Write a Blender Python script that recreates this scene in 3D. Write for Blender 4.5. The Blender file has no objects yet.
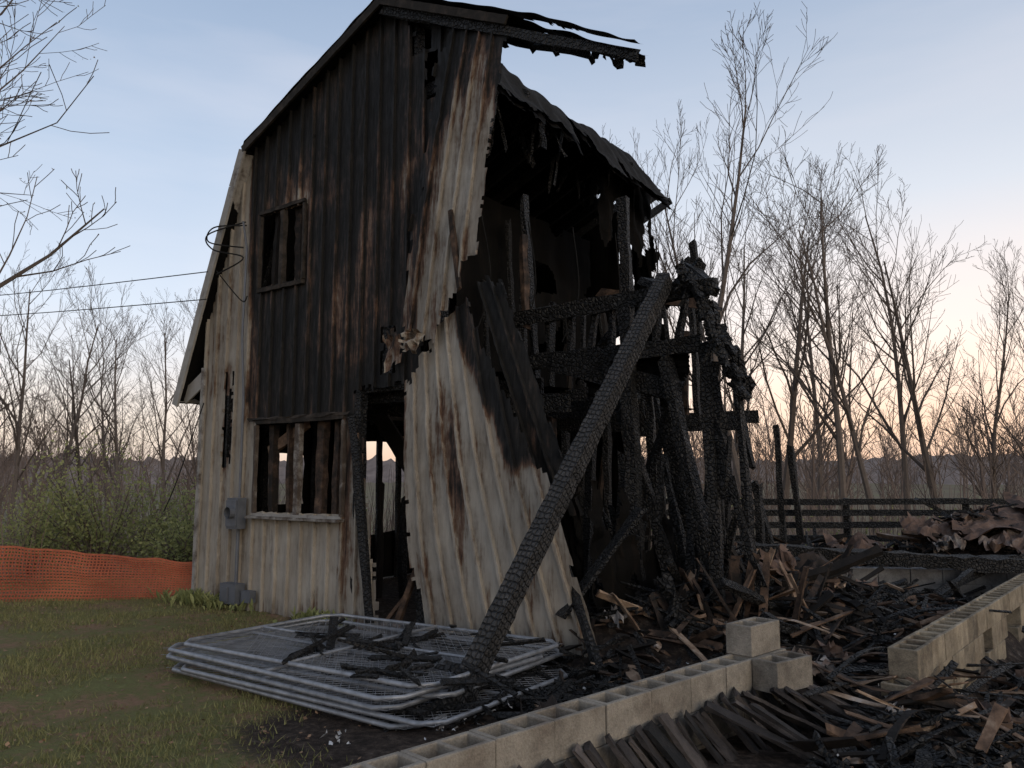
import bpy, math, random
import numpy as np
from mathutils import Vector, noise, Matrix
R=random.Random(7)
scene=bpy.context.scene
# ------------------------------------------------------------------ frame of the barn
A=(-4.15,10.55); D=(0.807,-0.590); N=(0.590,0.807)
def B(s,k,z): return Vector((A[0]+s*D[0]+k*N[0], A[1]+s*D[1]+k*N[1], z))
def sk(x,y): return ((x-A[0])*D[0]+(y-A[1])*D[1], (x-A[0])*N[0]+(y-A[1])*N[1])
def nz(x,y,z=0.0): return noise.noise(Vector((x,y,z)))
def sst(a,b,x):
    t=max(0,min(1,(x-a)/(b-a))); return t*t*(3-2*t)
# ------------------------------------------------------------------ material helpers
def newmat(name,rough=.8,metal=0,spec=.3):
    m=bpy.data.materials.new(name); m.use_nodes=True; nt=m.node_tree
    b=nt.nodes['Principled BSDF']; b.inputs['Roughness'].default_value=rough; b.inputs['Metallic'].default_value=metal
    b.inputs['Specular IOR Level'].default_value=spec
    return m,nt,b
def L(nt,a,b): nt.links.new(a,b)
def coord(nt,sc=(1,1,1)):
    tc=nt.nodes.new('ShaderNodeTexCoord'); mp=nt.nodes.new('ShaderNodeMapping'); mp.inputs['Scale'].default_value=sc
    L(nt,tc.outputs['Object'],mp.inputs['Vector']); return mp.outputs[0]
def nse(nt,scale=5,detail=5,sc=(1,1,1),rough=.6):
    n=nt.nodes.new('ShaderNodeTexNoise'); n.inputs['Scale'].default_value=scale; n.inputs['Detail'].default_value=detail
    n.inputs['Roughness'].default_value=rough; L(nt,coord(nt,sc),n.inputs['Vector']); return n.outputs['Fac']
def vor(nt,scale,sc=(1,1,1),feat='DISTANCE_TO_EDGE',rnd=1.0):
    n=nt.nodes.new('ShaderNodeTexVoronoi'); n.feature=feat; n.inputs['Scale'].default_value=scale; n.inputs['Randomness'].default_value=rnd
    L(nt,coord(nt,sc),n.inputs['Vector']); return n.outputs['Distance']
def ramp(nt,fac,stops):
    r=nt.nodes.new('ShaderNodeValToRGB'); e=r.color_ramp.elements
    while len(e)<len(stops): e.new(.5)
    for i,(p,c) in enumerate(stops):
        e[i].position=p; e[i].color=(*c,1) if len(c)==3 else c
    L(nt,fac,r.inputs[0]); return r.outputs[0]
def mth(nt,op,a,b=None,clamp=False):
    n=nt.nodes.new('ShaderNodeMath'); n.operation=op; n.use_clamp=clamp
    for i,v in enumerate((a,b)):
        if v is None: continue
        if isinstance(v,(int,float)): n.inputs[i].default_value=v
        else: L(nt,v,n.inputs[i])
    return n.outputs[0]
def mix(nt,fac,a,b,mode='MIX'):
    n=nt.nodes.new('ShaderNodeMix'); n.data_type='RGBA'; n.blend_type=mode
    for s,v in ((0,fac),(6,a),(7,b)):
        if isinstance(v,(int,float)): n.inputs[s].default_value=v
        elif isinstance(v,tuple): n.inputs[s].default_value=(*v,1)
        else: L(nt,v,n.inputs[s])
    return n.outputs[2]
def attr(nt,name='v'):
    n=nt.nodes.new('ShaderNodeAttribute'); n.attribute_name=name; return n.outputs['Fac']
def bump(nt,b,h,strength=.5,dist=.02):
    n=nt.nodes.new('ShaderNodeBump'); n.inputs['Strength'].default_value=strength; n.inputs['Distance'].default_value=dist
    L(nt,h,n.inputs['Height']); L(nt,n.outputs[0],b.inputs['Normal'])
# ------------------------------------------------------------------ materials
def m_siding():
    m,nt,b=newmat('painted_ribbed_siding',.6,0,.3)
    n1=nse(nt,1,6,(9,9,.9),.7); n2=nse(nt,1,4,(34,34,5),.6); n3=nse(nt,1.9,5,(1,1,1),.7)
    v=mth(nt,'ADD',attr(nt),mth(nt,'MULTIPLY',mth(nt,'SUBTRACT',n1,.5),1.4))
    v=mth(nt,'ADD',v,mth(nt,'MULTIPLY',mth(nt,'SUBTRACT',n2,.5),.45))
    v=mth(nt,'ADD',v,mth(nt,'MULTIPLY',mth(nt,'SUBTRACT',n3,.5),.9),True)
    c=ramp(nt,v,[(0,(.315,.29,.25)),(.22,(.27,.245,.21)),(.34,(.195,.17,.14)),(.43,(.135,.090,.064)),(.52,(.088,.05,.034)),(.62,(.034,.023,.018)),(.75,(.010,.009,.008)),(1,(.004,.004,.004))])
    dirt=ramp(nt,nse(nt,1.3,5,(1,1,.5),.7),[(.3,(.58,.54,.50)),(.6,(1,1,1))])
    L(nt,mix(nt,1,c,dirt,'MULTIPLY'),b.inputs['Base Color'])
    L(nt,ramp(nt,n2,[(.3,(.6,)*3),(.7,(.92,)*3)]),b.inputs['Roughness'])
    bump(nt,b,n2,.35,.01); return m
def m_char(name,base=.012,hi=.05,scale=22,w0=.14,rnd=1.0,sc=(1,1,1)):
    m,nt,b=newmat(name,.5,0,.4)
    w=vor(nt,scale,sc,rnd=rnd); n=nse(nt,9,5,rough=.7); n2=nse(nt,45,3)
    c=ramp(nt,n,[(.35,(base*.7,)*3),(.6,(base*1.7,base*1.6,base*1.55)),(.78,(hi,hi*.97,hi*.95))])
    crack=ramp(nt,w,[(0,(.06,)*3),(w0,(1,1,1))])
    L(nt,mix(nt,1,c,crack,'MULTIPLY'),b.inputs['Base Color'])
    L(nt,ramp(nt,n2,[(.3,(.45,)*3),(.7,(.85,)*3)]),b.inputs['Roughness'])
    h=mth(nt,'ADD',ramp(nt,w,[(0,(0,)*3),(.2,(1,)*3)]),mth(nt,'MULTIPLY',n2,.4))
    bump(nt,b,h,1,.035); return m
def m_dark():
    m,nt,b=newmat('scorched_boards',.9,0,.08)
    n=nse(nt,1,5,(7,7,1.2),.7)
    L(nt,ramp(nt,n,[(.3,(.002,.002,.002)),(.58,(.005,.0045,.004)),(.75,(.014,.010,.008)),(.88,(.04,.027,.02))]),b.inputs['Base Color'])
    return m
def m_wood(name,stops,bumps=.5):
    m,nt,b=newmat(name,.85,0,.2)
    v=mth(nt,'ADD',attr(nt),mth(nt,'MULTIPLY',mth(nt,'SUBTRACT',nse(nt,7,5,(1,1,1),.7),.5),.9),True)
    L(nt,ramp(nt,v,stops),b.inputs['Base Color'])
    if bumps: bump(nt,b,nse(nt,45,3),bumps,.01)
    return m
def m_block(name,col,dark):
    m,nt,b=newmat(name,.92,0,.2)
    n=nse(nt,2.5,6,(1,1,1),.7); n2=nse(nt,90,3); n3=nse(nt,4,6,(1,1,1),.78)
    c=ramp(nt,n,[(.3,dark),(.5,tuple(x*.75 for x in col)),(.7,col)])
    st=mth(nt,'ADD',attr(nt),mth(nt,'MULTIPLY',mth(nt,'SUBTRACT',n3,.5),2.4),True)
    c=mix(nt,mth(nt,'MULTIPLY',st,.9),c,(.045,.038,.033))
    L(nt,mix(nt,.45,c,ramp(nt,n2,[(.3,(.4,)*3),(.7,(1,)*3)]),'MULTIPLY'),b.inputs['Base Color'])
    bump(nt,b,n2,.7,.008); return m
def m_plain(name,col,rough=.7,metal=0,var=.4,scale=8,bs=.3):
    m,nt,b=newmat(name,rough,metal,.3)
    n=nse(nt,scale,4)
    L(nt,ramp(nt,n,[(.3,tuple(c*(1-var) for c in col)),(.7,col)]),b.inputs['Base Color'])
    if bs: bump(nt,b,n,bs,.01)
    return m
M_SID=m_siding()
M_CHAR=m_char('charred_wood',.009,.028,24); M_BEAM=m_char('alligatored_char',.022,.10,23,.15,.45,(.85,1.1,1.1))
M_DARK=m_dark()
M_WOOD=m_wood('burnt_and_raw_timber',[(0,(.006,.006,.006)),(.4,(.016,.013,.011)),(.55,(.055,.036,.026)),(.72,(.13,.083,.056)),(.9,(.24,.175,.125)),(1,(.32,.27,.23))])
M_BOARD=m_wood('weathered_scorched_boards',[(0,(.010,.010,.010)),(.3,(.030,.026,.025)),(.5,(.065,.055,.05)),(.8,(.13,.11,.10)),(1,(.21,.19,.17))],.8)
M_BLOCK=m_block('concrete_block',(.34,.305,.255),(.145,.118,.095))
M_BLOCKC=m_block('cream_painted_block',(.40,.34,.25),(.145,.11,.075))
M_GALV=m_plain('galvanised_steel',(.32,.33,.35),.5,.5,.45,14,0)
M_SHEET=m_wood('burnt_sheet_metal',[(0,(.02,.018,.017)),(.3,(.055,.04,.034)),(.5,(.12,.078,.060)),(.75,(.165,.15,.14)),(1,(.36,.34,.33))],.3)
M_TRIM=m_wood('off_white_trim',[(0,(.015,.013,.011)),(.35,(.07,.055,.045)),(.55,(.23,.22,.205)),(1,(.32,.31,.295))],.2)
M_ROOF=m_plain('burnt_asphalt_shingles',(.009,.0085,.008),.97,0,.6,10,.8)
M_BARK=m_wood('bark',[(0,(.05,.040,.034)),(.5,(.09,.072,.061)),(1,(.14,.115,.10))],0)
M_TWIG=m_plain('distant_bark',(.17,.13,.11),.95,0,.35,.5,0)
def mk_leafmat(name,a,c,trans=.3):
    m,nt,b=newmat(name,.7,0,.2)
    col=ramp(nt,attr(nt),[(0,a),(1,c)])
    L(nt,col,b.inputs['Base Color'])
    t=nt.nodes.new('ShaderNodeBsdfTranslucent'); L(nt,col,t.inputs['Color'])
    mx=nt.nodes.new('ShaderNodeMixShader'); mx.inputs[0].default_value=trans
    L(nt,b.outputs[0],mx.inputs[1]); L(nt,t.outputs[0],mx.inputs[2]); L(nt,mx.outputs[0],nt.nodes['Material Output'].inputs[0]); return m
M_GRASS=mk_leafmat('grass_blades',(.10,.105,.038),(.30,.28,.12),.3)
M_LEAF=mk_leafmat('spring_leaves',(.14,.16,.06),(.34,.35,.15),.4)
M_BUD=mk_leafmat('spring_buds',(.16,.09,.06),(.20,.20,.08),.4)
M_DRY=mk_leafmat('dead_leaves',(.10,.055,.032),(.32,.20,.12),.1)
M_ORANGE=mk_leafmat('orange_plastic_mesh',(.30,.085,.05),(.46,.14,.075),.35)
M_ASH=mk_leafmat('ash_flakes',(.22,.22,.22),(.6,.6,.6),.05)
# ------------------------------------------------------------------ mesh builder
class MB:
    def __init__(s): s.v=[]; s.f=[]; s.a=[]
    def add(s,vs,fs,val=.5):
        o=len(s.v); s.v.extend(vs); s.f.extend([tuple(i+o for i in f) for f in fs])
        if isinstance(val,(int,float)): s.a.extend([val]*len(vs))
        else: s.a.extend(val)
    def beam(s,p0,p1,w,h,segs=1,jit=0,roll=0,val=.5,taper=1,bend=0):
        p0=Vector(p0);p1=Vector(p1);ax=(p1-p0); ln=ax.length
        if ln<1e-5: return
        ax/=ln
        up=Vector((0,0,1)) if abs(ax.z)<.95 else Vector((N[0],N[1],0))
        a=ax.cross(up).normalized(); b=a.cross(ax).normalized()
        if roll: 
            q=Matrix.Rotation(roll,3,ax); a=q@a; b=q@b
        vs=[]
        for i in range(segs+1):
            t=i/segs; k=1+(taper-1)*t; c=p0+ax*(ln*t)+b*(bend*math.sin(math.pi*t))
            for (x,y) in ((-1,-1),(1,-1),(1,1),(-1,1)):
                e=(jit*(R.random()-.5)*2,jit*(R.random()-.5)*2)
                vs.append(c+a*(x*w/2*k+e[0])+b*(y*h/2*k+e[1])+(ax*(R.random()-.5)*jit*6 if i in(0,segs) else Vector()))
        fs=[]
        for i in range(segs):
            o=i*4
            for j in range(4): fs.append((o+j,o+(j+1)%4,o+4+(j+1)%4,o+4+j))
        fs.append((3,2,1,0)); o=segs*4; fs.append((o,o+1,o+2,o+3))
        s.add(vs,fs,val)
    def tube(s,pts,rad,n=6,val=.5):
        vs=[];fs=[];m=len(pts); pts=[Vector(p) for p in pts]
        if isinstance(rad,(int,float)): rad=[rad]*m
        a=None
        for i in range(m):
            t=(pts[min(i+1,m-1)]-pts[max(i-1,0)])
            t=t.normalized() if t.length>1e-6 else Vector((0,0,1))
            if a is None:
                a=t.cross(Vector((.31,.2,.93))); 
                if a.length<.05: a=t.cross(Vector((1,0,0)))
            a=(a-t*a.dot(t)).normalized(); b=t.cross(a)
            for j in range(n):
                an=2*math.pi*j/n; vs.append(pts[i]+a*(math.cos(an)*rad[i])+b*(math.sin(an)*rad[i]))
        for i in range(m-1):
            for j in range(n): fs.append((i*n+j,i*n+(j+1)%n,(i+1)*n+(j+1)%n,(i+1)*n+j))
        s.add(vs,fs,val)
    def sheet(s,c,ax,ay,nx,ny,crump,val=.5,rag=.0):
        c=Vector(c);ax=Vector(ax);ay=Vector(ay);nn=ax.cross(ay).normalized(); off=R.random()*50
        vs=[];fs=[]
        for j in range(ny+1):
            for i in range(nx+1):
                u=i/nx-.5;v=j/ny-.5
                vs.append(c+ax*u+ay*v+nn*(crump*(nz(u*3+off,v*3)+.5*nz(u*8+off,v*8,3)))+ (ax.normalized()*nz(v*9,off)*rag))
        for j in range(ny):
            for i in range(nx):
                if rag and (i in(0,nx-1) or j in(0,ny-1)) and R.random()<.3: continue
                o=j*(nx+1)+i; fs.append((o,o+1,o+nx+2,o+nx+1))
        s.add(vs,fs,val)
    def build(s,name,mat,parent=None,smooth=False):
        me=bpy.data.meshes.new(name); me.from_pydata([tuple(v) for v in s.v],[],s.f); 
        at=me.attributes.new('v','FLOAT','POINT'); at.data.foreach_set('value',np.array(s.a,dtype=np.float32))
        me.materials.append(mat)
        if smooth: me.polygons.foreach_set('use_smooth',[True]*len(me.polygons))
        me.update(); o=bpy.data.objects.new(name,me); scene.collection.objects.link(o)
        if parent: o.parent=parent
        return o
def empty(name):
    o=bpy.data.objects.new(name,None); scene.collection.objects.link(o); return o
# ------------------------------------------------------------------ terrain
DR2=Vector((4.2,4.9,0)).normalized(); PW2=Vector((2.35,5.35,0))
def gz(x,y):
    r=math.hypot(x-2,y-6)
    z=-2.6*sst(9,45,r)*(1 if y>0 else .3)
    z+=.05*nz(x*.35,y*.35)+.025*nz(x*1.3,y*1.3)
    q=(x-PW2.x)*DR2.y-(y-PW2.y)*DR2.x
    z-=.34*sst(.0,.5,q)*sst(2.5,3.8,x)*(1-sst(14,22,r))
    if r>120: z+=13*sst(140,420,r)*(.7+.5*nz(x*.006,y*.006))
    return z
def burnt(x,y):
    s,k=sk(x,y)
    a=sst(4.3,5.6,s)*sst(-3.6,-2.6,k)  if k<9 else sst(4.3,5.6,s)*(1-sst(9,11,k))
    if k>0: a=max(a,sst(-.5,.3,s)*(1-sst(8.5,10,k)))
    a=max(a,sst(-.9,-.1,k)*sst(1.5,3.2,s)*(1 if k<9 else 0))
    a=max(a,.9*sst(.2,1.6,x)*(1-sst(7,12,y)))
    return a
def terrain():
    n=190; cs=[]
    for i in range(n+1):
        t=(i/n-.5)*2; cs.append(math.copysign((math.exp(abs(t)*5.6)-1)/(math.exp(5.6)-1)*900,t))
    vs=[];a=[];fs=[]
    for y in cs:
        for x in cs:
            X,Y=x-1,y+8; vs.append((X,Y,gz(X,Y))); a.append(burnt(X,Y))
    for j in range(n):
        for i in range(n): o=j*(n+1)+i; fs.append((o,o+1,o+n+2,o+n+1))
    mb=MB(); mb.add(vs,fs,a)
    m,nt,b=newmat('grass_and_burnt_soil',.95,0,.1)
    n1=nse(nt,1.3,5,rough=.75); n2=nse(nt,14,5,rough=.75)
    g=ramp(nt,mth(nt,'ADD',mth(nt,'MULTIPLY',n1,.6),mth(nt,'MULTIPLY',n2,.4)),[(.40,(.25,.15,.10)),(.47,(.20,.145,.08)),(.52,(.15,.14,.06)),(.60,(.16,.165,.065)),(.68,(.23,.215,.10))])
    so=ramp(nt,n2,[(.3,(.015,.013,.011)),(.5,(.045,.034,.028)),(.66,(.095,.073,.058)),(.75,(.20,.19,.18))])
    f=mth(nt,'ADD',attr(nt),mth(nt,'MULTIPLY',mth(nt,'SUBTRACT',n2,.5),.7),True)
    f=ramp(nt,f,[(.35,(0,0,0)),(.6,(1,1,1))])
    cd=nt.nodes.new('ShaderNodeNewGeometry'); ln=nt.nodes.new('ShaderNodeVectorMath'); ln.operation='LENGTH'; L(nt,cd.outputs['Position'],ln.inputs[0])
    far=mth(nt,'MULTIPLY',mth(nt,'SUBTRACT',ln.outputs['Value'],16),.05,True)
    g=mix(nt,far,g,ramp(nt,nse(nt,.12,5,rough=.75),[(.35,(.13,.10,.075)),(.55,(.15,.13,.085)),(.68,(.13,.135,.065))]))
    L(nt,mix(nt,f,g,so),b.inputs['Base Color']); bump(nt,b,n2,1,.06)
    mb.build('ground',m,smooth=True)
terrain()
# ------------------------------------------------------------------ barn
barn=empty('burned_barn')
P=.232
def us(w):
    out=[];u=0
    while u<w:
        for q in (0,.005,.030,.035,.09,.14,.19):
            if u+q<w: out.append(u+q)
        u+=P
    out.append(w); return out
def rib(u):
    q=u%P; return .040 if .004<q<.0305 else 0
def patch(name,w,h,pos,keep,char,seed=0,dz=.045):
    ul=us(w); nv=max(2,int(h/dz)); vl=[h*i/nv for i in range(nv+1)]
    vs=[];a=[];fs=[]
    R2=random.Random(seed); pr=[R2.uniform(-.07,.07) for _ in range(60)]
    for v in vl:
        for u in ul:
            p=pos(u,v); s,k,z=p; k-=rib(u)
            e=.008*nz(u*31,v*23,seed)
            q=u%P; rib_shade=.12 if (q<.003 or .034<q<.05) else (-.03 if q<.032 else 0)  # rib feet darkened, rib tops lightened: rib shading painted into the colour
            vs.append(B(s+e,k,z+.02*nz(u*27,v*9,seed+3))); a.append(char(u,v,s,z)+pr[int(u/P+.5)]+rib_shade)
    W=len(ul)
    for j in range(nv):
        for i in range(W-1):
            u=(ul[i]+ul[i+1])/2; v=(vl[j]+vl[j+1])/2
            if keep(u,v,*pos(u,v)): o=j*W+i; fs.append((o,o+1,o+W+1,o+W))
    mb=MB(); mb.add(vs,fs,a); return mb.build(name,M_SID,barn)
def roofz(s):
    if s<.87: return 2.85+(s+.35)*(5.98-2.85)/1.22
    if s<3.4: return 5.98+(s-.87)*(7.12-5.98)/2.53
    return 7.12-(s-3.4)*.5
WIN=[(1.22,2.80,1.2,2.28),(1.14,2.0,4.03,5.0)]
def keepA(u,v,s,k,z):
    if z>roofz(s)-.05: return False
    for (a,b,c,d) in WIN:
        if a<s<b and c<z<d: return False
    e=.05*nz(z*7,s*3)+.05*nz(z*19,s*9)
    if z<2.1 and s>3.05+(2.1-z)*.17+e: return False
    if 2.1<=z<2.62+.1*nz(s*9,4) and s>2.97+e: return False
    if z>=2.5 and s>3.98+sst(3.4,6.6,z)*.75+e: return False
    if 1.75+.5*abs(nz(s*22,1))<z<3.05-.5*abs(nz(s*20,9)) and .46+.03*nz(z*9,2)<s<.63+.05*nz(z*11,5): return False
    if z>6.35 and abs(s-3.9)<.14+.08*nz(z*6,8): return False
    if 5.75<z<6.3 and abs(s-4.05)<.07+.05*nz(z*9,1): return False
    if 2.75<z<3.3 and abs(s-3.45)<.10+.06*nz(z*8,2): return False
    return True
def char_shadeA(u,v,s,z):
    lb=1.0-.15*sst(3.5,5,z)
    edge=sst(lb-.08,lb+.08,s)*sst(2.26,2.40,z+.15*sst(2.6,3,s))
    c=.10+.17*sst(.4,.0,z)+.10*sst(.95,.2,s)*sst(2.2,3.5,z)  # upper left strip greyed: eave shade put into the colour
    hot=.78+.15*sst(5.4,6.6,z)+.14*sst(3.2,2.5,z)*sst(1.4,2.6,s)-.13*math.exp(-((s-2.6)**2+(z-5)**2)/.8)-.12*math.exp(-((s-1.8)**2+(z-3.0)**2)/.4)
    hot+=.34*nz(s*.9+3,z*.8)
    c=c+(hot-c)*edge
    c=max(c,.62*sst(2.62,3.0,s)*sst(.9,2.1,z)); c=max(c,.42*sst(.35,.0,abs(s-2.9))*sst(.0,.5,z))
    c=max(c,.5*sst(.16,.04,abs(s-.56))*sst(1.4,1.9,z)*sst(3.4,3.0,z))
    c=max(c,.40*sst(.35,.0,abs(s-1.05))*sst(1.9,2.4,z)*(1 if z<3 else 0))
    return c
patch('front_wall_siding',4.75,7.2,lambda u,v:(u,.006*nz(u*1.5,v)+.005*nz(u*5,v*4),v),keepA,char_shadeA,1)
def bil(c00,c10,c01,c11,w,h,bul=0,ph=0):
    def f(u,v):
        a=u/w;b=v/h
        r=[ (c00[i]*(1-a)+c10[i]*a)*(1-b)+(c01[i]*(1-a)+c11[i]*a)*b for i in range(3)]
        r[1]+=-bul*math.sin(math.pi*b)+.022*nz(u*2.2+ph,v*1.3)+.010*nz(u*6,v*5,ph)
        return tuple(r)
    return f
fB=bil((3.62,-.10,2.75),(4.92,-.34,2.75),(4.32,-.06,6.75),(5.22,-.08,6.35),1.2,3.9,.06,3)
def keepB(u,v,s,k,z):
    if z>roofz(s)-.04: return False
    if z<3.15-.25*(u/1.2)+.30*nz(u*5,1.5)+.2*abs(nz(u*19,7)): return False
    if z<3.75 and u>.95-.3*sst(3.6,3.1,z)+.08*nz(v*8,3): return False
    if u<.07+.10*nz(v*3,9)+.05*nz(v*11,4): return False
    if u>1.14+.05*nz(v*4,2)+.03*nz(v*17,6): return False
    return True
def charB(u,v,s,z): return .14+.56*sst(.60,.10,u)*sst(2.6,4.2,z)+.50*sst(4.8,6.2,z)+.22*sst(1.0,1.2,u)+.25*sst(3.5,3.0,z)+.26*math.exp(-((u-.62)**2)/.010)*(.6+nz(v*.9,3))
patch('peeled_upper_siding',1.2,3.9,fB,keepB,charB,2)
fC=bil((4.02,-.10,0),(6.30,-.16,-.02),(3.80,-.10,2.9),(5.15,-.18,3.62),2.05,3.3,.10,6)
def dC(v): return 1.42+.42*sst(3.2,1.75,v)
def keepC(u,v,s,k,z):
    top=2.62+.85*sst(.15,.7,u)+.12*nz(u*9,3)
    if z>top: return False
    if u>2.02-.14*abs(nz(v*6,5)): return False
    if u<.05+.05*nz(v*8,3)+.10*sst(1.0,.2,v): return False
    if z>2.9 and u<.6+.1*nz(v*9,1): return False
    if u>dC(v)+.05*nz(v*14,1) and v>1.68+.25*nz(u*9,5): return False
    return True
def charC(u,v,s,z):
    d=dC(v)
    c=.11+.24*abs(nz(u*1.5,v*.7,2))
    c=max(c,.9*sst(d-.42,d-.22,u)*sst(1.45,1.8,v)); c=max(c,.32*sst(1.6,2.05,u)); c=max(c,.5*sst(.25,.0,u)*sst(1.5,2.4,v))
    c+=.24*math.exp(-((u-.8)**2)/.04)*sst(.9,1.6,v)*sst(2.9,2.4,v)+.18*sst(.5,.0,v)
    return c
patch('lower_right_siding',2.05,3.3,fC,keepC,charC,3)
fE=bil((5.62,-.06,1.25),(5.98,.0,1.25),(4.80,-.14,3.66),(5.10,-.12,3.62),.5,2.7,.02,9)
patch('charred_edge_sheet',.5,2.7,fE,lambda u,v,s,k,z: u<.45+.1*nz(v*5,3) and z<3.55+.2*nz(u*8,2) and v>.1+.3*nz(u*14,4),lambda u,v,s,z:.9,4)
fl=MB(); fl.sheet(B(4.12,-.33,3.0),(D[0]*.26,D[1]*.26,-.05),(.02,0,.24),8,8,.12,.35,.04)
fl.sheet(B(3.62,-.10,3.0),(D[0]*.2,D[1]*.2,.1),(-.05,0,.4),8,8,.08,.42,.04); fl.build('torn_flap',M_SID,barn)
wf=MB()
for (a,b,c,d) in WIN:
    k=-.035
    wf.beam(B(a-.02,k,c-.03),B(b+.02,k,c-.03),.05,.05,8,.004,val=.6 if c<3 else .1); wf.beam(B(a-.02,k,d+.03),B(b+.02,k,d+.03),.04,.05,8,.006,val=.05)
    for s in (a-.01,b+.01): wf.beam(B(s,k+.003,c),B(s,k+.003,d),.04,.05,8,.006,val=.3 if c<3 else .1)
    mid=(a+b)/2 if c>3 else a+.78
    wf.beam(B(mid,k+.03,c),B(mid,k+.03,d),.08 if c<3 else .06,.07,6,.008,val=.36 if c<3 else .1)
wf.beam(B(1.18,-.08,1.15),B(2.85,-.08,1.15),.1,.03,8,.003,val=.45)
wf.beam(B(1.05,-.05,2.35),B(2.9,-.05,2.35),.02,.03,14,.012,val=.1)
wf.build('window_frames',M_TRIM,barn)
inn=MB()
for (s,k,z0,z1,w) in [(1.42,.1,1.2,2.3,.08),(1.72,.12,1.1,2.3,.05),(2.3,.1,1.2,2.3,.12),(2.55,.12,1.1,2.3,.08),(1.3,.1,4,5,.06),(1.78,.1,4,5,.1)]:
    inn.beam(B(s,k,z0),B(s+R.uniform(-.05,.05),k,z1),w,.09,8,.008,val=R.choice([.2,.4,.5]))
inn.beam(B(1.25,.15,1.95),B(1.95,.15,2.28),.05,.12,5,.01,val=.7)
inn.build('window_studs',M_WOOD,barn)
st_=MB()
for k in (1.5,2.2): st_.beam(B(3.9,k,.0),B(1.7,k,2.6),.05,.24,10,.008,val=.3)
for i in range(9): st_.beam(B(3.75-i*.235,1.5,.22+i*.277),B(3.75-i*.235,2.2,.22+i*.277),.24,.04,4,.008,val=R.uniform(.3,.6))
st_.build('staircase',M_WOOD,barn)
fr=MB(); fw_=MB()
def rb(p,q,w=.05,h=.1,j=.008,v=.2,bend=0,tp=1,mb=None): (mb or fr).beam(p,q,w,h,max(3,int((Vector(q)-Vector(p)).length/.25)),j,R.uniform(-.2,.2),v,tp,bend)
for i in range(11):
    s=.1+i*.41
    if 2.95<s<4.1: rb(B(s,.07,2.6),B(s,.07,roofz(s)-.15))
    elif not(1.2<s<2.8): rb(B(s,.07,0),B(s,.07,roofz(s)-.15))
for z in (2.65,4.0,5.9): rb(B(.4,.08,z),B(4.6,.08,z),.06,.16)
rb(B(3.0,.05,0),B(3.0,.05,2.6),.1,.1); rb(B(4.05,.0,0),B(4.0,.0,2.6),.12,.12,.015)
rb(B(2.95,-.02,2.3),B(3.4,-.12,0.05),.09,.05,.012,.4); rb(B(3.75,-.1,.1),B(4.15,-.05,1.1),.10,.04,.01,.55,mb=fw_); rb(B(3.55,-.15,.05),B(4.1,.2,.9),.08,.04,.01,.6,mb=fw_)
for i in range(15):
    k=.25+i*.45; 
    if R.random()<.85: rb(B(.1,k,2.6),B(R.uniform(4.2,5.6),k+R.uniform(-.1,.1),2.6+R.uniform(-.25,.1)),.05,.2,.012)
for i in range(17):
    k=.5+i*.45; rb(B(.08,k,0),B(.08,k,2.8),.05,.1)
for i in range(56):
    s=R.uniform(1.6,5.7);k=R.uniform(1.0,7.2); z0=R.choice([0,0,2.6]); z1=min(z0+R.uniform(1.3,3.2),5.6, roofz(s)-.2)
    if s>4.7: z1=min(z1,R.uniform(1.6,3.6))
    rb(B(s,k,z0),B(s+R.uniform(-.18,.18),k+R.uniform(-.15,.15),z1),R.choice([.05,.09]),.09,.014,R.choice([.1,.25,.45]),R.uniform(-.05,.05),mb=fr if R.random()<.75 else fw_)
for i in range(9):
    k=.9+i*.8; rb(B(5.75+R.uniform(-.1,.1),k,0),B(5.6+R.uniform(-.3,.3),k,R.uniform(1.2,2.8)),.09,.09,.015)
rb(B(5.1,2.6,2.4),B(5.0,2.6,5.15),.13,.13,.02,.2)
rb(B(4.62,1.0,3.3),B(4.5,1.1,4.4),.05,.09,.012,.5,mb=fw_); rb(B(4.5,1.4,2.4),B(4.3,1.4,5.0),.06,.1,.012,.5); rb(B(4.3,3.2,4.15),B(5.9,3.0,3.75),.09,.12,.015,.62,mb=fw_)
rb(B(4.72,-.3,3.45),B(4.62,-.32,4.25),.05,.03,.01,.5,mb=fw_)
rb(B(4.4,1,3.40),B(6.83,1,3.45),.12,.16,.014); rb(B(4.4,1.02,2.9),B(6.66,1,2.9),.12,.16,.014); rb(B(5.0,.98,2.86),B(6.4,1.1,2.45),.1,.2,.02)
for i in range(7): rb(B(4.9+.25*i,1.05,2.9),B(4.9+.25*i+R.uniform(-.1,.1),1.05,3.38),.05,.08)
rb(B(6.28,1,2.8),B(6.72,1,.6),.11,.12,.015); rb(B(6.7,1.02,2.9),B(6.78,.95,.5),.10,.1,.02); rb(B(7.0,1,2.45),B(7.07,1.1,.5),.06,.08,.015)
rb(B(5.9,.9,3.3),B(6.0,.9,.3),.12,.12,.02); rb(B(5.6,1.0,2.9),B(6.35,1.2,.2),.1,.1,.02); rb(B(6.15,1.2,3.0),B(6.25,1.5,.3),.16,.05,.02)
rb(B(6.35,1.5,3.8),B(6.8,1.0,3.4),.12,.1,.03); rb(B(5.9,1.4,3.7),B(6.5,1.0,3.45),.1,.08,.03); rb(B(4.8,2.4,3.3),B(6.5,1.4,3.75),.1,.1,.03)
rb(B(5.5,.1,1.25),Vector((.72,6.35,0)),.05,.09,.01); rb(B(6.35,.3,1.35),Vector((.42,6.9,.45)),.16,.04,.01,.35)
rb(B(5.0,1.8,0),B(6.4,1.2,2.7),.08,.08,.02); rb(B(5.4,2.6,2.6),B(6.2,2.2,.4),.09,.09,.02)
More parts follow.
